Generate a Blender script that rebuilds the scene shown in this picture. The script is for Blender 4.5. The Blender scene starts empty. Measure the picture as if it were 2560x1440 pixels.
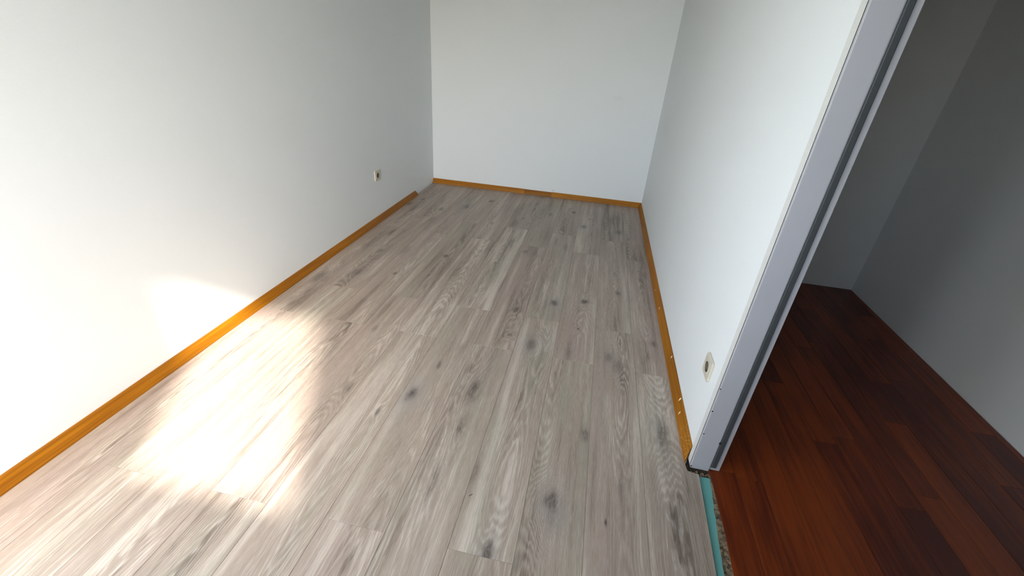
import bpy, bmesh, math, random
from mathutils import Vector, Matrix

random.seed(7)
S = bpy.context.scene
COL = S.collection

# ---------------------------------------------------------------- camera
cam_d = bpy.data.cameras.new('camera')
cam = bpy.data.objects.new('camera', cam_d)
COL.objects.link(cam)
cam_d.sensor_fit = 'HORIZONTAL'
cam_d.sensor_width = 36.0
cam_d.lens = 15.3055
cam_d.clip_start = 0.02
RT = Vector((0.9784, 0.1959, 0.0663))
FW = Vector((-0.1408, 0.8657, -0.4804)).normalized()
RT = (RT - FW * RT.dot(FW)).normalized()
UP = RT.cross(FW)
M = Matrix.Identity(4)
for i in range(3):
    M[i][0], M[i][1], M[i][2] = RT[i], UP[i], -FW[i]
M.translation = Vector((1.6133, -4.2999, 1.2750))
cam.matrix_world = M
S.camera = cam

# ---------------------------------------------------------------- world, sun, exposure
W_ = bpy.data.worlds.new('world')
S.world = W_
W_.use_nodes = True
wn = W_.node_tree.nodes
wl = W_.node_tree.links
wn.clear()
sky = wn.new('ShaderNodeTexSky')
sky.sky_type = 'NISHITA'
sky.sun_disc = False
sky.sun_elevation = math.radians(38.8)
sky.sun_rotation = math.radians(152)
sky.dust_density = 3.0
sky.ozone_density = 1.0
bgn = wn.new('ShaderNodeBackground')
bgn.inputs['Strength'].default_value = 0.55
haze = wn.new('ShaderNodeMix')
haze.data_type = 'RGBA'
haze.inputs[0].default_value = 0.5
haze.inputs[7].default_value = (3.45, 3.75, 3.95, 1)
wl.new(sky.outputs[0], haze.inputs[6])
wl.new(haze.outputs[2], bgn.inputs['Color'])
won = wn.new('ShaderNodeOutputWorld')
wl.new(bgn.outputs[0], won.inputs['Surface'])

sun_d = bpy.data.lights.new('sun', 'SUN')
sun_d.energy = 3.3
sun_d.angle = math.radians(3.0)
sun_d.color = (1.0, 0.965, 0.91)
sun = bpy.data.objects.new('sun', sun_d)
COL.objects.link(sun)
SUN_TRAVEL = Vector((-0.47 * math.cos(math.radians(38.8)), 0.883 * math.cos(math.radians(38.8)), -math.sin(math.radians(38.8))))
sun.rotation_euler = SUN_TRAVEL.to_track_quat('-Z', 'Y').to_euler()
sun.location = (3.5, -8, 5)

WR = 2.1248            # inner width of the room
YR = -4.75             # rear wall, inner face
HC = 2.50              # ceiling
OPX0, OPX1, OPZ0, OPZ = 0.92, 1.61, 1.05, 2.12   # unseen rear-wall window, sill and jambs set to shape the sun patch
WY0, WY1, WZ0, WZ1 = -4.62, -3.84, 0.72, 2.10   # window opening in the left wall
BX0, BX1, BZ = 0.06, 0.64, 2.16      # unseen doorway in the rear wall, added to brighten the back wall

for nm, sx, sy, loc, rot in (('sky_portal', OPX1 - OPX0, OPZ - OPZ0, ((OPX0 + OPX1) / 2, YR - 0.27, (OPZ + OPZ0) / 2), (math.radians(90), 0, 0)),
                             ('sky_portal', BX1 - BX0, BZ, ((BX0 + BX1) / 2, YR - 0.27, BZ / 2), (math.radians(90), 0, 0)),
                             ('sky_portal', WY1 - WY0, WZ1 - WZ0, (-0.26, (WY0 + WY1) / 2, (WZ0 + WZ1) / 2), (math.radians(90), 0, math.radians(-90)))):
    por_d = bpy.data.lights.new(nm, 'AREA')
    por_d.shape = 'RECTANGLE'
    por_d.size, por_d.size_y = sx, sy
    por_d.cycles.is_portal = True
    por = bpy.data.objects.new(nm, por_d)
    por.location = loc
    por.rotation_euler = rot
    COL.objects.link(por)

S.view_settings.view_transform = 'Standard'
S.view_settings.look = 'None'
S.view_settings.gamma = 1.0
S.view_settings.use_curve_mapping = False
S.view_settings.exposure = 2.2


# ---------------------------------------------------------------- helpers
def srgb(r, g, b):
    f = lambda c: (c / 255 / 12.92) if c / 255 <= 0.04045 else ((c / 255 + 0.055) / 1.055) ** 2.4
    return (f(r), f(g), f(b), 1.0)


class G:
    """Tiny expression helper for shader math."""
    nt = None

    def __init__(self, s):
        self.s = s

    @staticmethod
    def op(kind, *a):
        n = G.nt.nodes.new('ShaderNodeMath')
        n.operation = kind
        for i, v in enumerate(a):
            if isinstance(v, G):
                G.nt.links.new(v.s, n.inputs[i])
            else:
                n.inputs[i].default_value = v
        return G(n.outputs[0])

    def __add__(self, o): return G.op('ADD', self, o)
    __radd__ = __add__
    def __sub__(self, o): return G.op('SUBTRACT', self, o)
    def __rsub__(self, o): return G.op('SUBTRACT', o, self)
    def __mul__(self, o): return G.op('MULTIPLY', self, o)
    __rmul__ = __mul__
    def __truediv__(self, o): return G.op('DIVIDE', self, o)


def fmin(a, b): return G.op('MINIMUM', a, b)
def fmax(a, b): return G.op('MAXIMUM', a, b)
def fpow(a, b): return G.op('POWER', a, b)
def fsin(a): return G.op('SINE', a)
def fexp(a): return G.op('EXPONENT', a)
def fabs(a): return G.op('ABSOLUTE', a)


def smooth(v, a, b, c=0.0, d=1.0):
    n = G.nt.nodes.new('ShaderNodeMapRange')
    n.interpolation_type = 'SMOOTHSTEP'
    G.nt.links.new(v.s, n.inputs[0])
    for i, q in enumerate((a, b, c, d)):
        n.inputs[i + 1].default_value = q
    return G(n.outputs[0])


def vec(x, y, z):
    n = G.nt.nodes.new('ShaderNodeCombineXYZ')
    for i, v in enumerate((x, y, z)):
        if isinstance(v, G):
            G.nt.links.new(v.s, n.inputs[i])
        else:
            n.inputs[i].default_value = v
    return G(n.outputs[0])


def sep(v):
    n = G.nt.nodes.new('ShaderNodeSeparateXYZ')
    G.nt.links.new(v.s, n.inputs[0])
    return [G(o) for o in n.outputs]


def noise(v, scale=1.0, detail=2.0, rough=0.5, dist=0.0):
    n = G.nt.nodes.new('ShaderNodeTexNoise')
    n.inputs['Scale'].default_value = scale
    n.inputs['Detail'].default_value = detail
    n.inputs['Roughness'].default_value = rough
    n.inputs['Distortion'].default_value = dist
    G.nt.links.new(v.s, n.inputs['Vector'])
    return G(n.outputs[0])


def attr(name):
    n = G.nt.nodes.new('ShaderNodeAttribute')
    n.attribute_type = 'OBJECT'
    n.attribute_name = name
    return G(n.outputs['Vector'])


def mixc(f, a, b):
    n = G.nt.nodes.new('ShaderNodeMix')
    n.data_type = 'RGBA'
    n.clamp_factor = True
    if isinstance(f, G):
        G.nt.links.new(f.s, n.inputs[0])
    else:
        n.inputs[0].default_value = f
    for q, i in ((a, 6), (b, 7)):
        if isinstance(q, G):
            G.nt.links.new(q.s, n.inputs[i])
        else:
            n.inputs[i].default_value = q
    return G(n.outputs[2])


def scalec(c, f):
    n = G.nt.nodes.new('ShaderNodeVectorMath')
    n.operation = 'SCALE'
    G.nt.links.new(c.s, n.inputs[0])
    G.nt.links.new(f.s, n.inputs['Scale'])
    return G(n.outputs[0])


def new_mat(name):
    m = bpy.data.materials.new(name)
    m.use_nodes = True
    nt = m.node_tree
    G.nt = nt
    b = nt.nodes['Principled BSDF']
    return m, nt, b


def coords(kind='Object'):
    n = G.nt.nodes.new('ShaderNodeTexCoord')
    return G(n.outputs[kind])


def plug(v, b, name):
    if isinstance(v, G):
        G.nt.links.new(v.s, b.inputs[name])
    else:
        b.inputs[name].default_value = v


def bump(h, b, strength=0.2, dist=0.001):
    n = G.nt.nodes.new('ShaderNodeBump')
    n.inputs['Strength'].default_value = strength
    n.inputs['Distance'].default_value = dist
    G.nt.links.new(h.s, n.inputs['Height'])
    G.nt.links.new(n.outputs[0], b.inputs['Normal'])


def simple_mat(name, col, rough=0.5, spec=0.5, var=0.06, scale=20, metal=0.0, stretch=(1, 1, 1), bmp=0.0):
    m, nt, b = new_mat(name)
    x, y, z = sep(coords())
    n = noise(vec(x * stretch[0], y * stretch[1], z * stretch[2]), scale, 3)
    a = tuple(c * (1 - var) for c in col[:3]) + (1,)
    c = tuple(min(1, c * (1 + var)) for c in col[:3]) + (1,)
    plug(mixc(n, a, c), b, 'Base Color')
    b.inputs['Roughness'].default_value = rough
    b.inputs['Specular IOR Level'].default_value = spec
    b.inputs['Metallic'].default_value = metal
    if bmp:
        bump(n, b, bmp, 0.001)
    return m


def link(name, bm, mat, parent=None, smoothf=False):
    me = bpy.data.meshes.new(name)
    bmesh.ops.recalc_face_normals(bm, faces=bm.faces[:])
    bm.to_mesh(me)
    bm.free()
    if smoothf:
        for p in me.polygons:
            p.use_smooth = True
    if mat is not None:
        me.materials.append(mat)
    o = bpy.data.objects.new(name, me)
    COL.objects.link(o)
    if parent is not None:
        o.parent = parent
    return o


def tag(o, label=None, cat=None, group=None, kind=None):
    if label: o['label'] = label
    if cat: o['category'] = cat
    if group: o['group'] = group
    if kind: o['kind'] = kind
    return o


def empty(name, loc):
    o = bpy.data.objects.new(name, None)
    o.location = loc
    o.empty_display_size = 0.05
    COL.objects.link(o)
    return o


def box(bm, x0, x1, y0, y1, z0, z1):
    vs = [bm.verts.new((x, y, z)) for z in (z0, z1) for y in (y0, y1) for x in (x0, x1)]
    for f in ((0, 1, 3, 2), (4, 6, 7, 5), (0, 4, 5, 1), (2, 3, 7, 6), (0, 2, 6, 4), (1, 5, 7, 3)):
        bm.faces.new([vs[i] for i in f])
    return vs


def boxes(*bs):
    bm = bmesh.new()
    for b in bs:
        box(bm, *b)
    return bm


def prism(poly, z0, z1, bev=0.0):
    """polygon (x, y) extruded from z0 to z1, top edges chamfered by bev"""
    bm = bmesh.new()
    n = len(poly)
    lo = [bm.verts.new((x, y, z0)) for x, y in poly]
    hi = [bm.verts.new((x, y, z1)) for x, y in poly]
    bm.faces.new(list(reversed(lo)))
    bm.faces.new(hi)
    for i in range(n):
        j = (i + 1) % n
        bm.faces.new((lo[i], lo[j], hi[j], hi[i]))
    if bev:
        bm.edges.ensure_lookup_table()
        es = [e for e in bm.edges if all(abs(v.co.z - z1) < 1e-6 for v in e.verts)]
        bmesh.ops.bevel(bm, geom=es, offset=bev, segments=1, affect='EDGES', profile=0.5)
    return bm


def strip_between(pa, pb, closed_ends=True):
    """sweep with two end polygons of equal count"""
    bm = bmesh.new()
    a = [bm.verts.new(p) for p in pa]
    b = [bm.verts.new(p) for p in pb]
    n = len(a)
    for i in range(n):
        j = (i + 1) % n
        bm.faces.new((a[i], a[j], b[j], b[i]))
    bm.faces.new(a)
    bm.faces.new(list(reversed(b)))
    return bm


# ---------------------------------------------------------------- materials
def wall_material(name, base, smudge=False):
    m, nt, b = new_mat(name)
    x, y, z = sep(coords())
    # woven / rolled wallpaper: short horizontal dashes and a fine emboss
    h = x + y
    n1 = noise(vec(h * 55, h * 0.0, z * 420), 1.0, 3, 0.6)
    n2 = noise(vec(x * 130, y * 130, z * 260), 1.0, 2, 0.6)
    n3 = noise(vec(x, y, z), 1.6, 3, 0.5)
    f = 0.955 + n1 * 0.05 + n3 * 0.04
    c = scalec(mixc(0.0, base, base), f)
    if smudge:
        dx = (x - 1.737) / 0.05
        dz = (z - 0.955) / 0.022
        g = fexp(0.0 - (dx * dx + dz * dz)) * smooth(noise(vec(x * 60, 0.0, z * 120), 1, 2), 0.3, 0.7)
        c = mixc(g * 0.10, c, srgb(120, 112, 100))
    plug(c, b, 'Base Color')
    b.inputs['Roughness'].default_value = 0.62
    b.inputs['Specular IOR Level'].default_value = 0.35
    bump(n1 * 0.6 + n2 * 0.7, b, 0.16, 0.0012)
    return m


MAT_WALL = wall_material('white_wallpaper', (0.792, 0.826, 0.836, 1), True)
MAT_CEIL = simple_mat('ceiling_paint', (0.42, 0.42, 0.405, 1), 0.8, 0.2, 0.02, 8)
MAT_HALLWALL = simple_mat('hall_paint', (0.66, 0.655, 0.63, 1), 0.8, 0.2, 0.03, 6)
MAT_SUB = simple_mat('screed', srgb(62, 52, 42), 0.9, 0.2, 0.25, 30)


def plank_material():
    m, nt, b = new_mat('grey_oak_laminate')
    x, y, z = sep(coords())
    seed = attr('seed')
    s0, s1, s2 = sep(seed)
    heart = attr('heart')          # x of the pith line, mean depth, white line strength
    hx, hd, hw = sep(heart)
    tone = attr('tone')            # lightness, pink-green, contrast
    t0, t1, t2 = sep(tone)
    # --- growth ring field
    wob = noise(vec(x * 4 + s0, y * 1.2 + s1, s2), 1.0, 2, 0.5) - 0.5
    wob2 = noise(vec(x * 26 + s0, y * 4.5 + s1, s2), 1.0, 3, 0.6) - 0.5
    dep = noise(vec(s1, y * 0.8 + s0, s2), 1.0, 1.0, 0.5) - 0.5
    rx = x - hx + wob * 0.055
    d = hd + dep * 0.13
    r = G.op('SQRT', rx * rx + d * d) + wob2 * 0.0055
    jx = (noise(vec(x * 28 + s1, y * 14 + s0, s2), 1.0, 3, 0.65) - 0.5) * 0.020
    jy = (noise(vec(x * 34 + s0, y * 12 + s1, s2 + 4.0), 1.0, 3, 0.65) - 0.5) * 0.045
    ring0 = smooth(noise(vec(x * 210 + s1, y * 60 + s0, s2), 1.0, 2, 0.6), 0.35, 0.65)
    kdark = None
    kblue = None
    warp = None
    for k in range(6):
        kx, ky, kr = sep(attr('knot%d' % k))
        kd, kb, ka = sep(attr('look%d' % k))
        dx = (x - kx + jx) / kr
        dy = (y - ky + jy) / (kr * ka)
        q = dx * dx + dy * dy
        g = fexp(0.0 - q * 0.22)
        warp = g * kr * 0.9 if warp is None else warp + g * kr * 0.9
        rag = noise(vec(x * 60 + s0, y * 22, s2), 1.0, 3, 0.65)
        core = fexp(0.0 - fpow(q + 0.0001, 1.3) * 1.5) * (0.55 + rag * 1.15)
        dk = core * kd * (0.80 + ring0 * 0.5)
        kdark = dk if kdark is None else kdark + dk
        bl = g * kb
        kblue = bl if kblue is None else kblue + bl
    r = r + warp
    fine = noise(vec(x * 46 + s0, y * 3.2 + s1, s2), 1.0, 3, 0.6)
    ph = r * 205.0 + fine * 2.2
    ring = fsin(ph * 6.2832) * 0.5 + 0.5
    ringw = fpow(ring, 5.0)
    near = fexp(0.0 - rx * rx * 260.0)
    # --- pores (fine broken streaks along the grain)
    pore = noise(vec(x * 470 + s0 * 9, y * 9 + s1, s2), 1.0, 2.0, 0.7)
    pore2 = noise(vec(x * 800 + s1 * 7, y * 24 + s0, s2 + 3.1), 1.0, 1.0, 0.6)
    streak = noise(vec(x * 17 + s0, y * 0.9 + s1, s2 + 1.7), 1.0, 3, 0.55)
    streak2 = noise(vec(x * 48 + s1, y * 1.6 + s0, s2 + 5.3), 1.0, 3, 0.6)
    patch = noise(vec(x * 7 + s1, y * 1.9 + s0, s2 + 9.1), 1.0, 2, 0.5)
    tint = noise(vec(x * 11 + s0, y * 1.6 + s1, s2 + 12.0), 1.0, 2, 0.5)
    dark_c = srgb(104, 90, 79)
    mid_c = srgb(158, 143, 129)
    lite_c = srgb(197, 186, 172)
    v = smooth(streak * 0.62 + streak2 * 0.38, 0.30, 0.70)
    band = smooth(fsin((r * 34.0 + fine * 0.9 + wob2 * 1.2) * 6.2832), 0.45, 0.75)
    band = band * fexp(0.0 - rx * rx * 420.0) * smooth(patch, 0.40, 0.60)
    v = v * 0.80 - band * 0.24 + (ring - 0.5) * (near * 0.20 + 0.04) + (pore - 0.5) * 0.58 + (patch - 0.5) * 0.65 + 0.12
    v = (v - 0.5) * t2 + 0.5 + t0
    col = mixc(smooth(v, 0.0, 0.5), dark_c, mid_c)
    col = mixc(smooth(v, 0.5, 1.0), col, lite_c)
    # pinkish and greenish casts
    ti = (tint - 0.5) * 1.5 + t1
    col = mixc(smooth(ti, 0.02, 0.5) * 0.42, col, srgb(162, 140, 132))
    col = mixc(smooth(ti, -0.5, -0.02, 1.0, 0.0) * 0.42, col, srgb(148, 146, 128))
    # limed white lines in the open grain
    white = ringw * smooth(pore, 0.38, 0.62) * hw * (near * 0.85 + 0.15) * smooth(patch, 0.30, 0.62, 0.3, 1.1)
    col = mixc(white, col, srgb(206, 198, 188))
    col = mixc(smooth(pore2, 0.57, 0.74) * 0.34, col, srgb(201, 192, 181))
    col = mixc(smooth(pore2, 0.28, 0.43, 1.0, 0.0) * 0.36, col, srgb(98, 86, 77))
    # knots
    col = mixc(fmin(kblue * smooth(streak2, 0.3, 0.6, 0.4, 1.0), 0.5), col, srgb(138, 136, 136))
    col = mixc(fmin(kdark, 0.9), col, srgb(76, 66, 60))
    plug(col, b, 'Base Color')
    plug(0.37 + pore * 0.10 + ringw * 0.08, b, 'Roughness')
    b.inputs['Specular IOR Level'].default_value = 0.5
    bump(pore * 0.6 + ring * 0.5, b, 0.22, 0.0006)
    return m


MAT_PLANK = plank_material()


def skirting_material(axis, name='orange_varnished_wood'):
    m, nt, b = new_mat(name)
    x, y, z = sep(coords())
    along, across = (x, y) if axis == 'x' else (y, x)
    n1 = noise(vec(along * 3.0, across * 120, z * 150), 1.0, 3, 0.6)
    n2 = noise(vec(along * 1.4, across * 8, z * 10), 1.0, 2, 0.5)
    tone = attr('tone')
    t0, t1, t2 = sep(tone)
    v = n1 * 0.6 + n2 * 0.4 + t0
    col = mixc(smooth(v, 0.25, 0.75), srgb(126, 74, 2), srgb(176, 113, 10))
    worn = smooth(noise(vec(along * 220, across * 220, z * 220), 1, 3, 0.6), 0.57, 0.64)
    w = smooth(along, -3.06, -2.86, 1.0, 0.0) * worn * t2
    col = mixc(w * 0.7, col, srgb(214, 176, 116))
    plug(col, b, 'Base Color')
    b.inputs['Roughness'].default_value = 0.45
    b.inputs['Specular IOR Level'].default_value = 0.28
    bump(n1, b, 0.12, 0.0006)
    return m


MAT_SKX = skirting_material('x')
MAT_SKY = skirting_material('y', 'orange_varnished_wood_long')
MAT_LACQ_SHADE = simple_mat('shaded_white_lacquer', (0.40, 0.40, 0.425, 1), 0.38, 0.5, 0.04, 6, bmp=0.03)  # white jamb: shade on the reveal put into this grey
MAT_FLANGE = simple_mat('white_lacquer', (0.66, 0.665, 0.645, 1), 0.45, 0.5, 0.06, 60, bmp=0.05)
MAT_RUBBER = simple_mat('dark_rubber', srgb(62, 66, 68), 0.55, 0.4, 0.15, 40)
MAT_HOLE = simple_mat('dark_hole', srgb(28, 22, 18), 0.8, 0.2, 0.2, 80)
MAT_IVORY = simple_mat('ivory_plastic', srgb(204, 198, 180), 0.32, 0.5, 0.02, 20)
MAT_IVORY_SHADE = simple_mat('ivory_well_shade', srgb(104, 98, 84), 0.4, 0.5, 0.04, 40)  # ivory darkened: shade inside the recess put into the colour
MAT_METAL = simple_mat('clip_metal', srgb(170, 168, 160), 0.3, 0.5, 0.05, 40, metal=1.0)
MAT_CHIP = simple_mat('bare_wood_chip', srgb(232, 214, 180), 0.8, 0.2, 0.06, 60)
MAT_TEAL = simple_mat('teal_foam', srgb(112, 176, 170), 0.8, 0.25, 0.10, 220, bmp=0.3)


def rubble_material():
    m, nt, b = new_mat('broken_screed_edge')
    co = coords()
    n1 = noise(co, 60, 3, 0.6)
    n2 = noise(co, 150, 2, 0.6)
    col = mixc(smooth(n1, 0.35, 0.65), srgb(70, 56, 40), srgb(142, 124, 98))
    col = mixc(smooth(n2, 0.60, 0.68), col, srgb(26, 20, 16))
    plug(col, b, 'Base Color')
    b.inputs['Roughness'].default_value = 0.9
    bump(n1 + n2, b, 0.6, 0.003)
    return m


MAT_RUBBLE = rubble_material()


def hall_material():
    m, nt, b = new_mat('red_brown_hall_boards')
    x, y, z = sep(coords())
    t0, t1, t2 = sep(attr('tone'))
    n1 = noise(vec(x * 90 + t1, y * 4 + t1, t1), 1.0, 3, 0.6)
    n2 = noise(vec(x * 9 + t1, y * 1.5, t1), 1.0, 2, 0.5)
    col = mixc(smooth(n1 * 0.55 + n2 * 0.45 + t0, 0.3, 0.7), srgb(72, 18, 2), srgb(128, 52, 6))
    plug(col, b, 'Base Color')
    b.inputs['Roughness'].default_value = 0.45
    return m


MAT_HALL = hall_material()

# ---------------------------------------------------------------- room shell
DY0, DY1, DZ = -3.118, -3.96, 2.02      # doorway in the right wall
HX = 3.45                                # far wall of the hall
tag(link('wall_left', boxes((-0.24, 0.0, WY1, 0.24, -0.12, HC), (-0.24, 0.0, YR, WY0, -0.12, HC),
    (-0.24, 0.0, WY0, WY1, -0.12, WZ0), (-0.24, 0.0, WY0, WY1, WZ1, HC)), MAT_WALL), kind='structure')
tag(link('wall_back', boxes((0.0, WR, 0.0, 0.24, -0.12, HC)), MAT_WALL), kind='structure')
bm = boxes((WR, WR + 0.085, DY0 + 0.014, 0.24, -0.12, HC),
           (WR, WR + 0.085, DY1 - 0.014, DY0 + 0.014, DZ, HC),
           (WR, WR + 0.085, YR - 0.25, DY1 - 0.014, -0.12, HC))
tag(link('wall_right', bm, MAT_WALL), kind='structure')
bm = boxes((-0.24, BX0, YR - 0.25, YR, -0.12, HC), (BX1, OPX0, YR - 0.25, YR, -0.12, HC), (BX0, BX1, YR - 0.25, YR, BZ, HC), (OPX1, WR, YR - 0.25, YR, -0.12, HC),
           (OPX0, OPX1, YR - 0.25, YR, OPZ, HC), (OPX0, OPX1, YR - 0.25, YR, -0.12, OPZ0))
tag(link('wall_rear', bm, MAT_WALL), kind='structure')
tag(link('ceiling', boxes((-0.24, HX + 0.1, YR - 0.25, 0.24, HC, HC + 0.15)), MAT_CEIL), kind='structure')
# hall beyond the doorway
bm = boxes((HX, HX + 0.1, YR - 0.25, -1.2, -0.12, HC), (WR + 0.085, HX, -1.3, -1.2, -0.12, HC),
           (WR + 0.085, HX + 0.1, YR - 0.35, YR - 0.25, -0.12, HC))
tag(link('wall_hall', bm, MAT_HALLWALL), kind='structure')

# floor: screed slab, every laminate plank a part
floor_o = link('floor', boxes((0.0, WR + 0.0445, YR, 0.0, -0.12, -0.0115)), MAT_SUB)
tag(floor_o, kind='structure')

X0, PW = 1.948, 0.1935
KN = [  # x, y, radius, darkness, blue-grey halo, lengthwise stretch
    (1.902, -0.782, .026, .55, .10, 2.2), (1.502, -0.410, .022, .75, .0, 2.0), (1.612, -0.757, .024, .55, .25, 2.0),
    (1.651, -0.544, .010, .55, .0, 1.6), (1.223, -1.437, .022, .45, .10, 1.5), (0.716, -1.697, .022, .75, .10, 1.3),
    (0.547, -0.635, .026, .55, .40, 2.6), (0.719, -0.389, .024, .75, .0, 1.6), (0.360, -0.788, .026, .45, .0, 1.8),
    (0.110, -0.586, .020, .50, .0, 1.8), (0.050, -0.751, .022, .55, .0, 2.4), (0.194, -1.425, .024, .45, .0, 3.0),
    (0.500, -2.045, .010, .70, .0, 2.2), (0.702, -2.005, .009, .60, .0, 2.5), (0.280, -2.097, .034, .40, .12, 2.4),
    (0.100, -2.221, .030, .55, .12, 3.2), (0.661, -2.630, .020, .30, .0, 2.0), (1.020, -3.026, .024, .62, .55, 2.0),
    (0.935, -3.150, .009, .60, .0, 2.5), (0.755, -3.062, .020, .40, .0, 2.6), (1.063, -2.817, .011, .62, .0, 3.2),
    (1.260, -2.934, .024, .62, .12, 3.6), (1.509, -2.101, .024, .72, .50, 1.6), (1.682, -2.031, .023, .85, .10, 1.3),
    (1.444, -2.539, .028, .50, .35, 1.9), (1.824, -2.541, .022, .42, .20, 2.0), (1.869, -2.600, .026, .40, .0, 2.6),
    (1.882, -1.866, .020, .50, .10, 1.6), (2.053, -2.358, .016, .55, .0, 2.2), (2.032, -2.978, .030, .52, .10, 3.0),
    (1.643, -3.368, .030, .60, .25, 1.6), (1.654, -3.440, .030, .20, .15, 1.8), (1.820, -3.407, .005, .85, .0, 2.4),
    (1.737, -3.058, .018, .45, .0, 2.6), (1.484, -3.585, .020, .75, .30, 2.8), (1.311, -2.242, .010, .70, .0, 4.0),
    (1.664, -2.333, .009, .75, .0, 1.6), (1.324, -2.496, .013, .55, .0, 1.5), (1.087, -0.747, .012, .50, .0, 2.2),
    (1.043, -0.900, .030, .45, .0, 4.0), (1.265, -3.144, .016, .45, .0, 4.5), (1.250, -3.40, .014, .42, .10, 6.0),
    (1.10, -1.30, .018, .40, .0, 6.0), (1.63, -2.55, .016, .28, .0, 6.0), (1.375, -3.32, .014, .35, .0, 6.0),
    (2.06, -1.55, .020, .35, .05, 3.0), (0.86, -0.95, .014, .35, .0, 3.0), (0.42, -1.70, .020, .25, .15, 5.0),
    (1.30, -0.55, .018, .40, .0, 3.0), (1.86, -1.60, .018, .30, .0, 2.5), (2.04, -3.35, .012, .30, .0, 8.0),
    (1.87, -3.25, .012, .25, .0, 8.0), (1.08, -3.30, .016, .25, .0, 5.0), (1.50, -1.25, .020, .30, .25, 4.0),
]
TONE = {(0, 1): (-.10, .25, 1.0), (1, 2): (-.02, .15, .8), (2, 1): (.04, .2, .7), (3, 1): (-.02, -.25, .9), (3, 2): (.05, -.1, .8),
        (4, 1): (-.04, .3, 1.0), (5, 1): (.09, -.05, 1.1), (6, 1): (.07, .05, 1.0), (1, 0): (-.10, -.1, 1.0), (0, 0): (-.12, .2, .9)}  # two lightest planks: pale grain plus floor sheen put into the tone
GAP = 0.00028


def plank_obj(poly, key):
    cx = sum(p[0] for p in poly) / len(poly)
    xs = [p[0] for p in poly]
    ys = [p[1] for p in poly]
    o = link('plank', prism(poly, -0.0095, 0.0, 0.0007), MAT_PLANK, floor_o)
    o['seed'] = (random.uniform(0, 40), random.uniform(0, 40), random.uniform(0, 40))
    o['heart'] = (cx + random.uniform(-.07, .07), random.uniform(0.02, 0.12), random.uniform(.25, .60))
    t = TONE.get(key)
    o['tone'] = t if t else (random.uniform(-.07, .05), random.uniform(-.2, .2), random.uniform(.62, .88))
    ks = [k for k in KN if min(xs) <= k[0] <= max(xs) and min(ys) <= k[1] <= max(ys)][:6]
    for i in range(6):
        if i < len(ks):
            k = ks[i]
            o['knot%d' % i] = (k[0], k[1], k[2])
            o['look%d' % i] = (k[3], k[4], k[5])
        else:
            o['knot%d' % i] = (50.0, 50.0, 0.02)
            o['look%d' % i] = (0.0, 0.0, 1.0)
    return o


for row in range(0, 11):
    xa = X0 - PW * row
    xb = xa + PW
    if row == 10: xa = 0.010
    if row == 0: xb = WR - 0.006
    j0 = -2.617 if row % 2 == 0 else -2.298
    js = [j for j in (j0 + 1.295 * k for k in range(-3, 4)) if YR + 0.03 < j < -0.04]
    edges = [-0.010] + sorted(js, reverse=True) + [YR + 0.008]
    for i in range(len(edges) - 1):
        yb, ya = edges[i] - GAP, edges[i + 1] + GAP
        if i == 0: yb = edges[0]
        key = (row, sum(1 for j in edges[1:-1] if j >= edges[i] - 1e-6))
        A, B = xa + GAP, xb - (0 if row == 0 else GAP)
        if row == 0 and ya < -3.13 < yb:     # notched around the door frame, skewed cut in the doorway
            poly = [(A, ya), (2.122, ya), (2.1445, -3.1385), (2.104, -3.134), (2.100, -3.100), (B - 0.012, -3.098), (B, -3.06), (B, yb), (A, yb)]
        else:
            poly = [(A, ya), (B, ya), (B, yb), (A, yb)]
        plank_obj(poly, key)

# ---------------------------------------------------------------- skirting boards
PROF = [(0.0, 0.0), (0.0262, 0.0), (0.0262, 0.005), (0.0215, 0.016), (0.0125, 0.033), (0.0065, 0.0440), (0.0, 0.0446)]


def board_y(name, side, y0, y1, mitre0, parent=None):
    """along Y on the left (side 0) or right (side 1) wall; y0 is the far end"""
    f = (lambda d: d) if side == 0 else (lambda d: WR - d)
    a = [(f(d), y0 - (d if mitre0 else 0) + (0.028 * (1 - h / .0446) if side == 0 else 0), h + 0.0002) for d, h in PROF]
    b = [(f(d), y1, h + 0.0002) for d, h in PROF]
    return link(name, strip_between(a, b), MAT_SKY, parent)


def board_x(name, x0, x1, mitre1, dz=0.0, dd=0.0, parent=None):
    a = [(x0, -d - (dd if d else 0), h + 0.0002 + (dz if h else 0)) for d, h in PROF]
    b = [(x1 - (d if mitre1 else 0), -d - (dd if d else 0), h + 0.0002 + (dz if h else 0)) for d, h in PROF]
    return link(name, strip_between(a, b), MAT_SKX, parent)


bl = tag(board_y('baseboard_left', 0, -0.505, YR + 0.002, False), kind='structure')
bl['tone'] = (-.06, 0.0, 0.0)
bb = tag(board_x('baseboard_back', 0.0005, 0.969, False), kind='structure')
bb['tone'] = (0.02, 0.0, 0.0)
p = board_x('skirting_piece', 0.970, 1.2425, False, -0.0015, 0.001, bb)
p['tone'] = (-.20, 0.0, 0.0)
p['label'] = 'short darker infill piece of the back skirting'
p = board_x('skirting_piece', 1.2437, WR, True, 0.001, -0.001, bb)
p['tone'] = (0.04, 0.0, 0.0)
br = tag(board_y('baseboard_right', 1, -0.0005, -3.060, True), kind='structure')
br['tone'] = (0.0, 0.0, 1.0)
# the near end of the right board runs on below the frame edge down to the floor
a = [(WR - d, -3.0602, h + .0002) for d, h in PROF]
bq = [(WR - d, -3.100 if d > 0.006 else -3.0605, h + .0002) for d, h in PROF]
bq = [(WR - d, -3.0602 - 0.040 * max(0.0, 1 - h / .044) * (1 if d > 0 else 0.02), h + .0002) for d, h in PROF]
p = link('mitre_end', strip_between(a, bq), MAT_SKY, br)
p['tone'] = (0.0, 0.0, 1.0)


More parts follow.
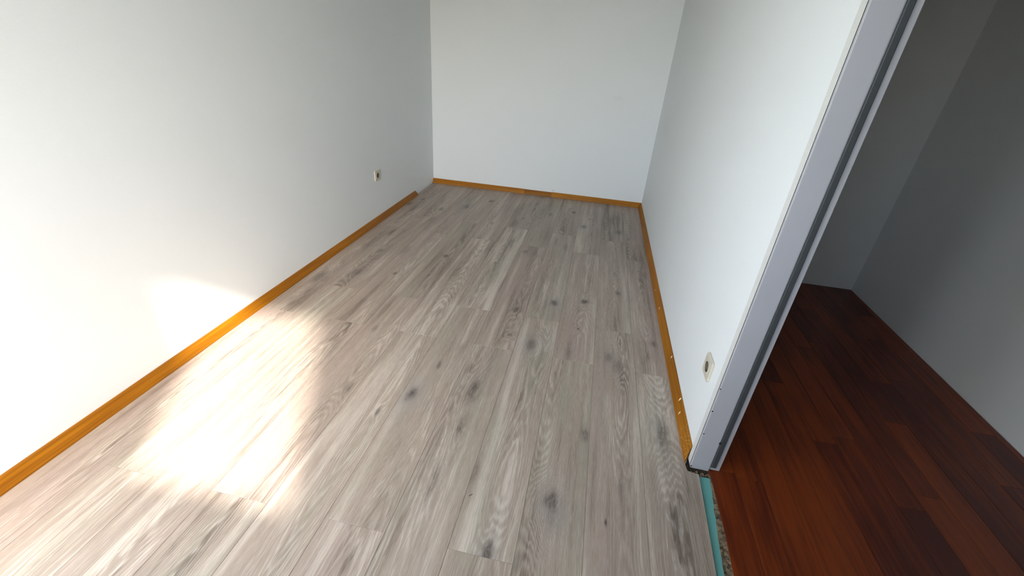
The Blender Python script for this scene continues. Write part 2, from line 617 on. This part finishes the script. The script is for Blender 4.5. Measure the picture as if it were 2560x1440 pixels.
def chip(parent, y, h, ln, ang, name='splinter'):
    """bright bare-wood chip standing out of the sloping face"""
    d = 0.0262 - (0.0262 - 0.0065) * h / 0.044
    c = Vector((WR - d - 0.0006, y, h))
    up = Vector((0.0197, 0, 0.039)).normalized()
    al = Vector((0, 1, 0))
    nn = Vector((-0.039, 0, 0.0197)).normalized()
    u = al * math.cos(ang) + up * math.sin(ang)
    v = al * -math.sin(ang) + up * math.cos(ang)
    bm = bmesh.new()
    vs = [bm.verts.new(c + u * (ln * a_) + v * (ln * 0.22 * b_) + nn * (0.0026 * e_))
          for a_, b_, e_ in ((-1, 0, 0), (-.3, -.8, 0), (.6, -.9, 0), (1, 0.1, 0), (.3, 1, 0), (-.5, .7, 0), (-.1, 0, 1), (.5, 0, 1.6))]
    for f in ((0, 1, 6), (1, 2, 7), (1, 7, 6), (2, 3, 7), (3, 4, 7), (4, 5, 6), (4, 6, 7), (5, 0, 6)):
        bm.faces.new([vs[i] for i in f])
    bm.faces.new([vs[i] for i in (5, 4, 3, 2, 1, 0)])
    return link(name, bm, MAT_CHIP, parent)


for y, h, ln, an in ((-1.787, .020, .006, 1.9), (-2.02, .022, .008, 1.1), (-2.505, .039, .006, 1.2),
                     (-2.80, .038, .008, 1.4), (-2.868, .021, .009, 1.2), (-1.03, .020, .004, 1.0)):
    chip(br, y, h, ln * 1.45, an)
# long dark scratch
bm = bmesh.new()
for i, (y, h) in enumerate(((-2.735, .024), (-2.755, .0205), (-2.80, .019))):
    d = 0.0262 - (0.0262 - 0.0065) * h / 0.044
    for s in (-1, 1):
        bm.verts.new((WR - d - 0.0007, y, h + s * (0.0003 + 0.0008 * (i == 1))))
bm.verts.ensure_lookup_table()
for i in (0, 2):
    bm.faces.new([bm.verts[i], bm.verts[i + 1], bm.verts[i + 3], bm.verts[i + 2]])
link('scratch', bm, MAT_HOLE, br)

# ---------------------------------------------------------------- door frame (leaf opens into the hall, out of view)
door = empty('door_1', (WR, (DY0 + DY1) / 2, 0))
tag(door, kind='structure')


def fr(name, mat, *bs, bev=0.0, par=door):
    bm = boxes(*bs)
    if bev:
        bmesh.ops.bevel(bm, geom=bm.edges[:], offset=bev, segments=2, affect='EDGES', profile=0.5)
    o = link(name, bm, mat)
    o.parent = par
    o.matrix_parent_inverse = Matrix.Translation(Vector(par.location)).inverted()
    return o


FX = 2.1155
ZB = 0.004
for y, s in ((DY0, 1), (DY1, -1)):
    # y: reveal face; s: direction from the opening into the wall
    lo, hi = sorted((y + s * 0.0075, y + s * 0.042))
    fr('flange', MAT_FLANGE, (FX, WR - 0.0002, lo, hi, ZB, DZ + 0.04), bev=0.0012)
    lo, hi = sorted((y, y + s * 0.0135))
    fr('jamb', MAT_LACQ_SHADE, (FX, 2.1795, lo, hi, ZB, DZ), bev=0.0015)
    lo, hi = sorted((y + s * 0.006, y + s * 0.0137))
    fr('rebate', MAT_LACQ_SHADE, (2.1815, 2.2165, lo, hi, ZB + 0.002, DZ), bev=0.0012)
    lo, hi = sorted((y - s * 0.001, y + s * 0.0058))
    g = fr('rubber_seal', MAT_RUBBER, (2.1822, 2.1990, lo, hi, 0.022, DZ), bev=0.0025)
fr('head', MAT_LACQ_SHADE, (FX, 2.1795, DY1, DY0, DZ, DZ + 0.0135), (2.1795, 2.2165, DY1, DY0, DZ + 0.006, DZ + 0.0137))
fr('flange', MAT_FLANGE, (FX, WR - 0.0002, DY1 - 0.042, DY0 + 0.042, DZ + 0.0402, DZ + 0.075), bev=0.0012)


def disc(c, r, normal, depth, n=12):
    bm = bmesh.new()
    bmesh.ops.create_cone(bm, cap_ends=True, segments=n, radius1=r, radius2=r * 0.7, depth=depth)
    bmesh.ops.transform(bm, matrix=Matrix.Translation(c) @ Vector(normal).to_track_quat('Z', 'Y').to_matrix().to_4x4(), verts=bm.verts[:])
    return bm


for x, z, r in ((2.1165, .371, .0024), (2.1185, .276, .0028), (2.1185, .173, .0026), (2.1180, .012, .0030), (2.1805, .143, .0050)):
    o = link('nail_hole', disc(Vector((x, DY0 - 0.0004, z)), r, (0, -1, 0), 0.0012), MAT_HOLE)
    o.parent = door
    o.matrix_parent_inverse = Matrix.Translation(Vector(door.location)).inverted()

# ---------------------------------------------------------------- doorway threshold
hall = link('hall_floor', boxes((WR + 0.0445, HX, YR - 0.25, -1.3, -0.12, -0.0125)), MAT_SUB)
tag(hall, kind='structure')
# irregular broken screed edge
bm = bmesh.new()
N = 48
lo_, hi_ = [], []
for i in range(N + 1):
    t = i / N
    y = -3.128 + (DY1 + 0.02 + 3.128) * t
    xl = 2.184 - 0.060 * t + random.uniform(-.0015, .0015)
    xr = 2.1930 + 0.004 * math.sin(t * 9) + random.uniform(-.003, .003)
    lo_.append((bm.verts.new((xl, y, -0.0124)), bm.verts.new((xl + .001, y, -0.0065 + random.uniform(-.001, .001)))))
    hi_.append((bm.verts.new((xr, y, -0.0124)), bm.verts.new((xr, y, -0.0035 + random.uniform(-.002, .002)))))
for i in range(N):
    (a0, a1), (b0, b1) = lo_[i], hi_[i]
    (c0, c1), (d0, d1) = lo_[i + 1], hi_[i + 1]
    bm.faces.new((a1, b1, d1, c1))
    bm.faces.new((a0, a1, c1, c0))
    bm.faces.new((b0, d0, d1, b1))
    bm.faces.new((a0, c0, d0, b0))
link('screed_edge', bm, MAT_RUBBLE, hall)

# hall boards
HB = 0.088
nb = int((HX - 2.187) / HB) + 1
for i in range(nb):
    xa = 2.187 + i * HB
    xb = min(xa + HB, HX - 0.002)
    off = random.uniform(0, 0.9)
    ys = [-1.302]
    y = -1.302 - off - 0.2
    while y > YR - 0.2:
        ys.append(y)
        y -= 0.95
    ys.append(YR - 0.245)
    for k in range(len(ys) - 1):
        yb, ya = ys[k] - .0004, ys[k + 1] + .0004
        parts = [(xa, ya, yb)]
        if i == 0:
            parts = []
            for a_, b_, x_ in ((max(ya, -3.10), yb, 2.2195), (max(ya, DY1 - .02), min(yb, -3.10), 2.183), (ya, min(yb, DY1 - .02), 2.2195)):
                if b_ - a_ > 0.01:
                    parts.append((x_, a_, b_))
        for x_, a_, b_ in parts:
            if i == 0 and x_ < 2.2:
                poly = [(xb - .0004, a_), (xb - .0004, b_)]
                m_ = max(2, int((b_ - a_) / 0.06))
                for q in range(m_ + 1):
                    yy = b_ + (a_ - b_) * q / m_
                    t = (yy + 3.12) / (DY1 + 3.12)
                    poly.append((2.1850 + 0.003 * math.sin(t * 9) + random.uniform(-.0015, .0015), yy))
            else:
                poly = [(x_ + .0004, a_), (xb - .0004, a_), (xb - .0004, b_), (x_ + .0004, b_)]
            o = link('board', prism(poly, -0.0122, 0.0, 0.0008), MAT_HALL, hall)
            o['tone'] = (random.uniform(-.12, .12), random.uniform(0, 30), 0.0)

und = link('underlay', prism([(2.060, -3.139), (2.1835, -3.1385), (2.177, -3.273), (2.164, -3.475), (2.120, -3.955), (2.060, -3.955)], -0.0113, -0.0098), MAT_TEAL)
tag(und, 'teal foam underlay strip showing bare in the doorway beside the last floor plank', 'underlay')

# crumbs of mortar in the gap around the foot of the frame
bm = bmesh.new()
for i in range(70):
    t = random.random()
    if t < 0.3:
        c = Vector((2.1035 + random.uniform(0, .009), -3.103 - random.random() * .03, 0))
    else:
        c = Vector((2.105 + random.random() * .085, -3.1275 + random.uniform(-.008, .006), 0))
    s = random.uniform(.0018, .0045)
    c.z = -0.0113 + s * .5
    r = bmesh.ops.create_icosphere(bm, subdivisions=1, radius=s)
    for v in r['verts']:
        v.co = Vector((v.co.x * random.uniform(.7, 1.2), v.co.y * random.uniform(.7, 1.2), v.co.z * .8)) + c
tag(link('mortar_crumbs', bm, MAT_RUBBLE), 'loose mortar crumbs in the gap round the foot of the door frame', 'debris', kind='stuff')


# ---------------------------------------------------------------- wall sockets
def socket(loc, rz, label):
    """face looks along local +Y"""
    t = empty('wall_socket', loc)
    t.rotation_euler = (0, 0, rz)
    tag(t, label, 'socket', 'wall sockets')
    n = 40

    def sq(a, h, rc=0.18):
        k = max(abs(math.cos(a)), abs(math.sin(a)))
        e = 26.0
        m = (abs(math.cos(a)) ** e + abs(math.sin(a)) ** e) ** (-1 / e)
        return Vector((math.cos(a) * h * m, 0, math.sin(a) * h * m))

    def rings(spec, mat, name, cap=False):
        bm = bmesh.new()
        loops = []
        for kind, rad, y in spec:
            lp = []
            for i in range(n):
                a = 2 * math.pi * (i + 0.5) / n
                v = sq(a, rad) if kind == 's' else Vector((math.cos(a) * rad, 0, math.sin(a) * rad))
                v.y = y
                lp.append(bm.verts.new(v))
            loops.append(lp)
        for a, b in zip(loops, loops[1:]):
            for i in range(n):
                j = (i + 1) % n
                bm.faces.new((a[i], a[j], b[j], b[i]))
        if cap:
            bm.faces.new(loops[-1])
        return link(name, bm, mat, t)

    rings((('s', .0402, .0004), ('s', .0408, .004), ('s', .0398, .0082), ('s', .0385, .0092), ('s', .0290, .0092), ('s', .0284, .0086), ('s', .0284, .0030)), MAT_IVORY, 'frame')
    rings((('s', .0280, .0030), ('s', .0280, .0090), ('s', .0274, .0098), ('c', .0222, .0104), ('c', .0205, .0108), ('c', .0197, .0102)), MAT_IVORY, 'socket_insert')
    rings((('c', .0196, .0100), ('c', .0192, .0018), ('c', .0100, .0014), ('c', .0004, .0014)), MAT_IVORY_SHADE, 'well', True)
    for s in (-1, 1):
        link('pin_hole', disc(Vector((s * .0095, .0019, 0)), .0029, (0, 1, 0), .0014), MAT_HOLE, t)
        link('earth_clip', boxes((-.0028, .0028, .0018, .0092, s * .0178 - .0009, s * .0178 + .0009)), MAT_METAL, t)
    return t


socket((0.0, -1.2195, 0.3600), -math.pi / 2, 'ivory wall socket low on white wall above the shortened orange skirting')
socket((WR, -2.9530, 0.3330), math.pi / 2, 'ivory wall socket on white wall close beside the door frame')

# ---------------------------------------------------------------- small things
nl = empty('nail', (1.256, 0.0, 0.064))
tag(nl, 'small dark nail in white back wall just above the skirting joint', 'nail')
bm = disc(Vector((0, -.004, 0)), .0018, (0, -1, 0), .008, 8)
link('shank', bm, MAT_METAL, nl)
link('nail_head', disc(Vector((0, -.0085, 0)), .0034, (0, -1, 0), .0014, 10), MAT_HOLE, nl)

bm = bmesh.new()
c0, c1 = Vector((1.3805, -3.4190, .0014)), Vector((1.3900, -3.4080, .0018))
ax = (c1 - c0).normalized()
sd = ax.cross(Vector((0, 0, 1)))
lv = []
for t, w in ((0, .0004), (.3, .0013), (.7, .0011), (1, .0003)):
    c = c0.lerp(c1, t)
    lv.append([bm.verts.new(c + sd * w), bm.verts.new(c + Vector((0, 0, w))), bm.verts.new(c - sd * w), bm.verts.new(c - Vector((0, 0, min(w, .0012))))])
for a, b in zip(lv, lv[1:]):
    for i in range(4):
        j = (i + 1) % 4
        bm.faces.new((a[i], a[j], b[j], b[i]))
bm.faces.new(lv[0]); bm.faces.new(list(reversed(lv[-1])))
tag(link('wood_splinter', bm, simple_mat('dark_splinter', srgb(88, 70, 44), .8, .2, .1, 300)), 'tiny dark wood splinter lying on a grey oak floor plank', 'splinter')

# unseen slab added outside the openings, dark grey to limit bounced light
tag(link('bounce_slab', boxes((-2.5, 3.3, -7.2, YR - 0.25, -0.2, -0.03), (-2.5, -0.24, YR - 0.25, -2.0, -0.2, -0.03)), simple_mat('bounce_slab_grey', srgb(118, 114, 108), .85, .2, .1, 4)), kind='structure')

gx = 2.6
bm = boxes((-40, 40, -40, 40, -3.3, -3.0))  # unseen plane added to block sky light coming from below
tag(link('ground_blocker', bm, simple_mat('blocker_dark_green', srgb(84, 94, 62), .95, .1, .2, 1.5)), kind='structure')
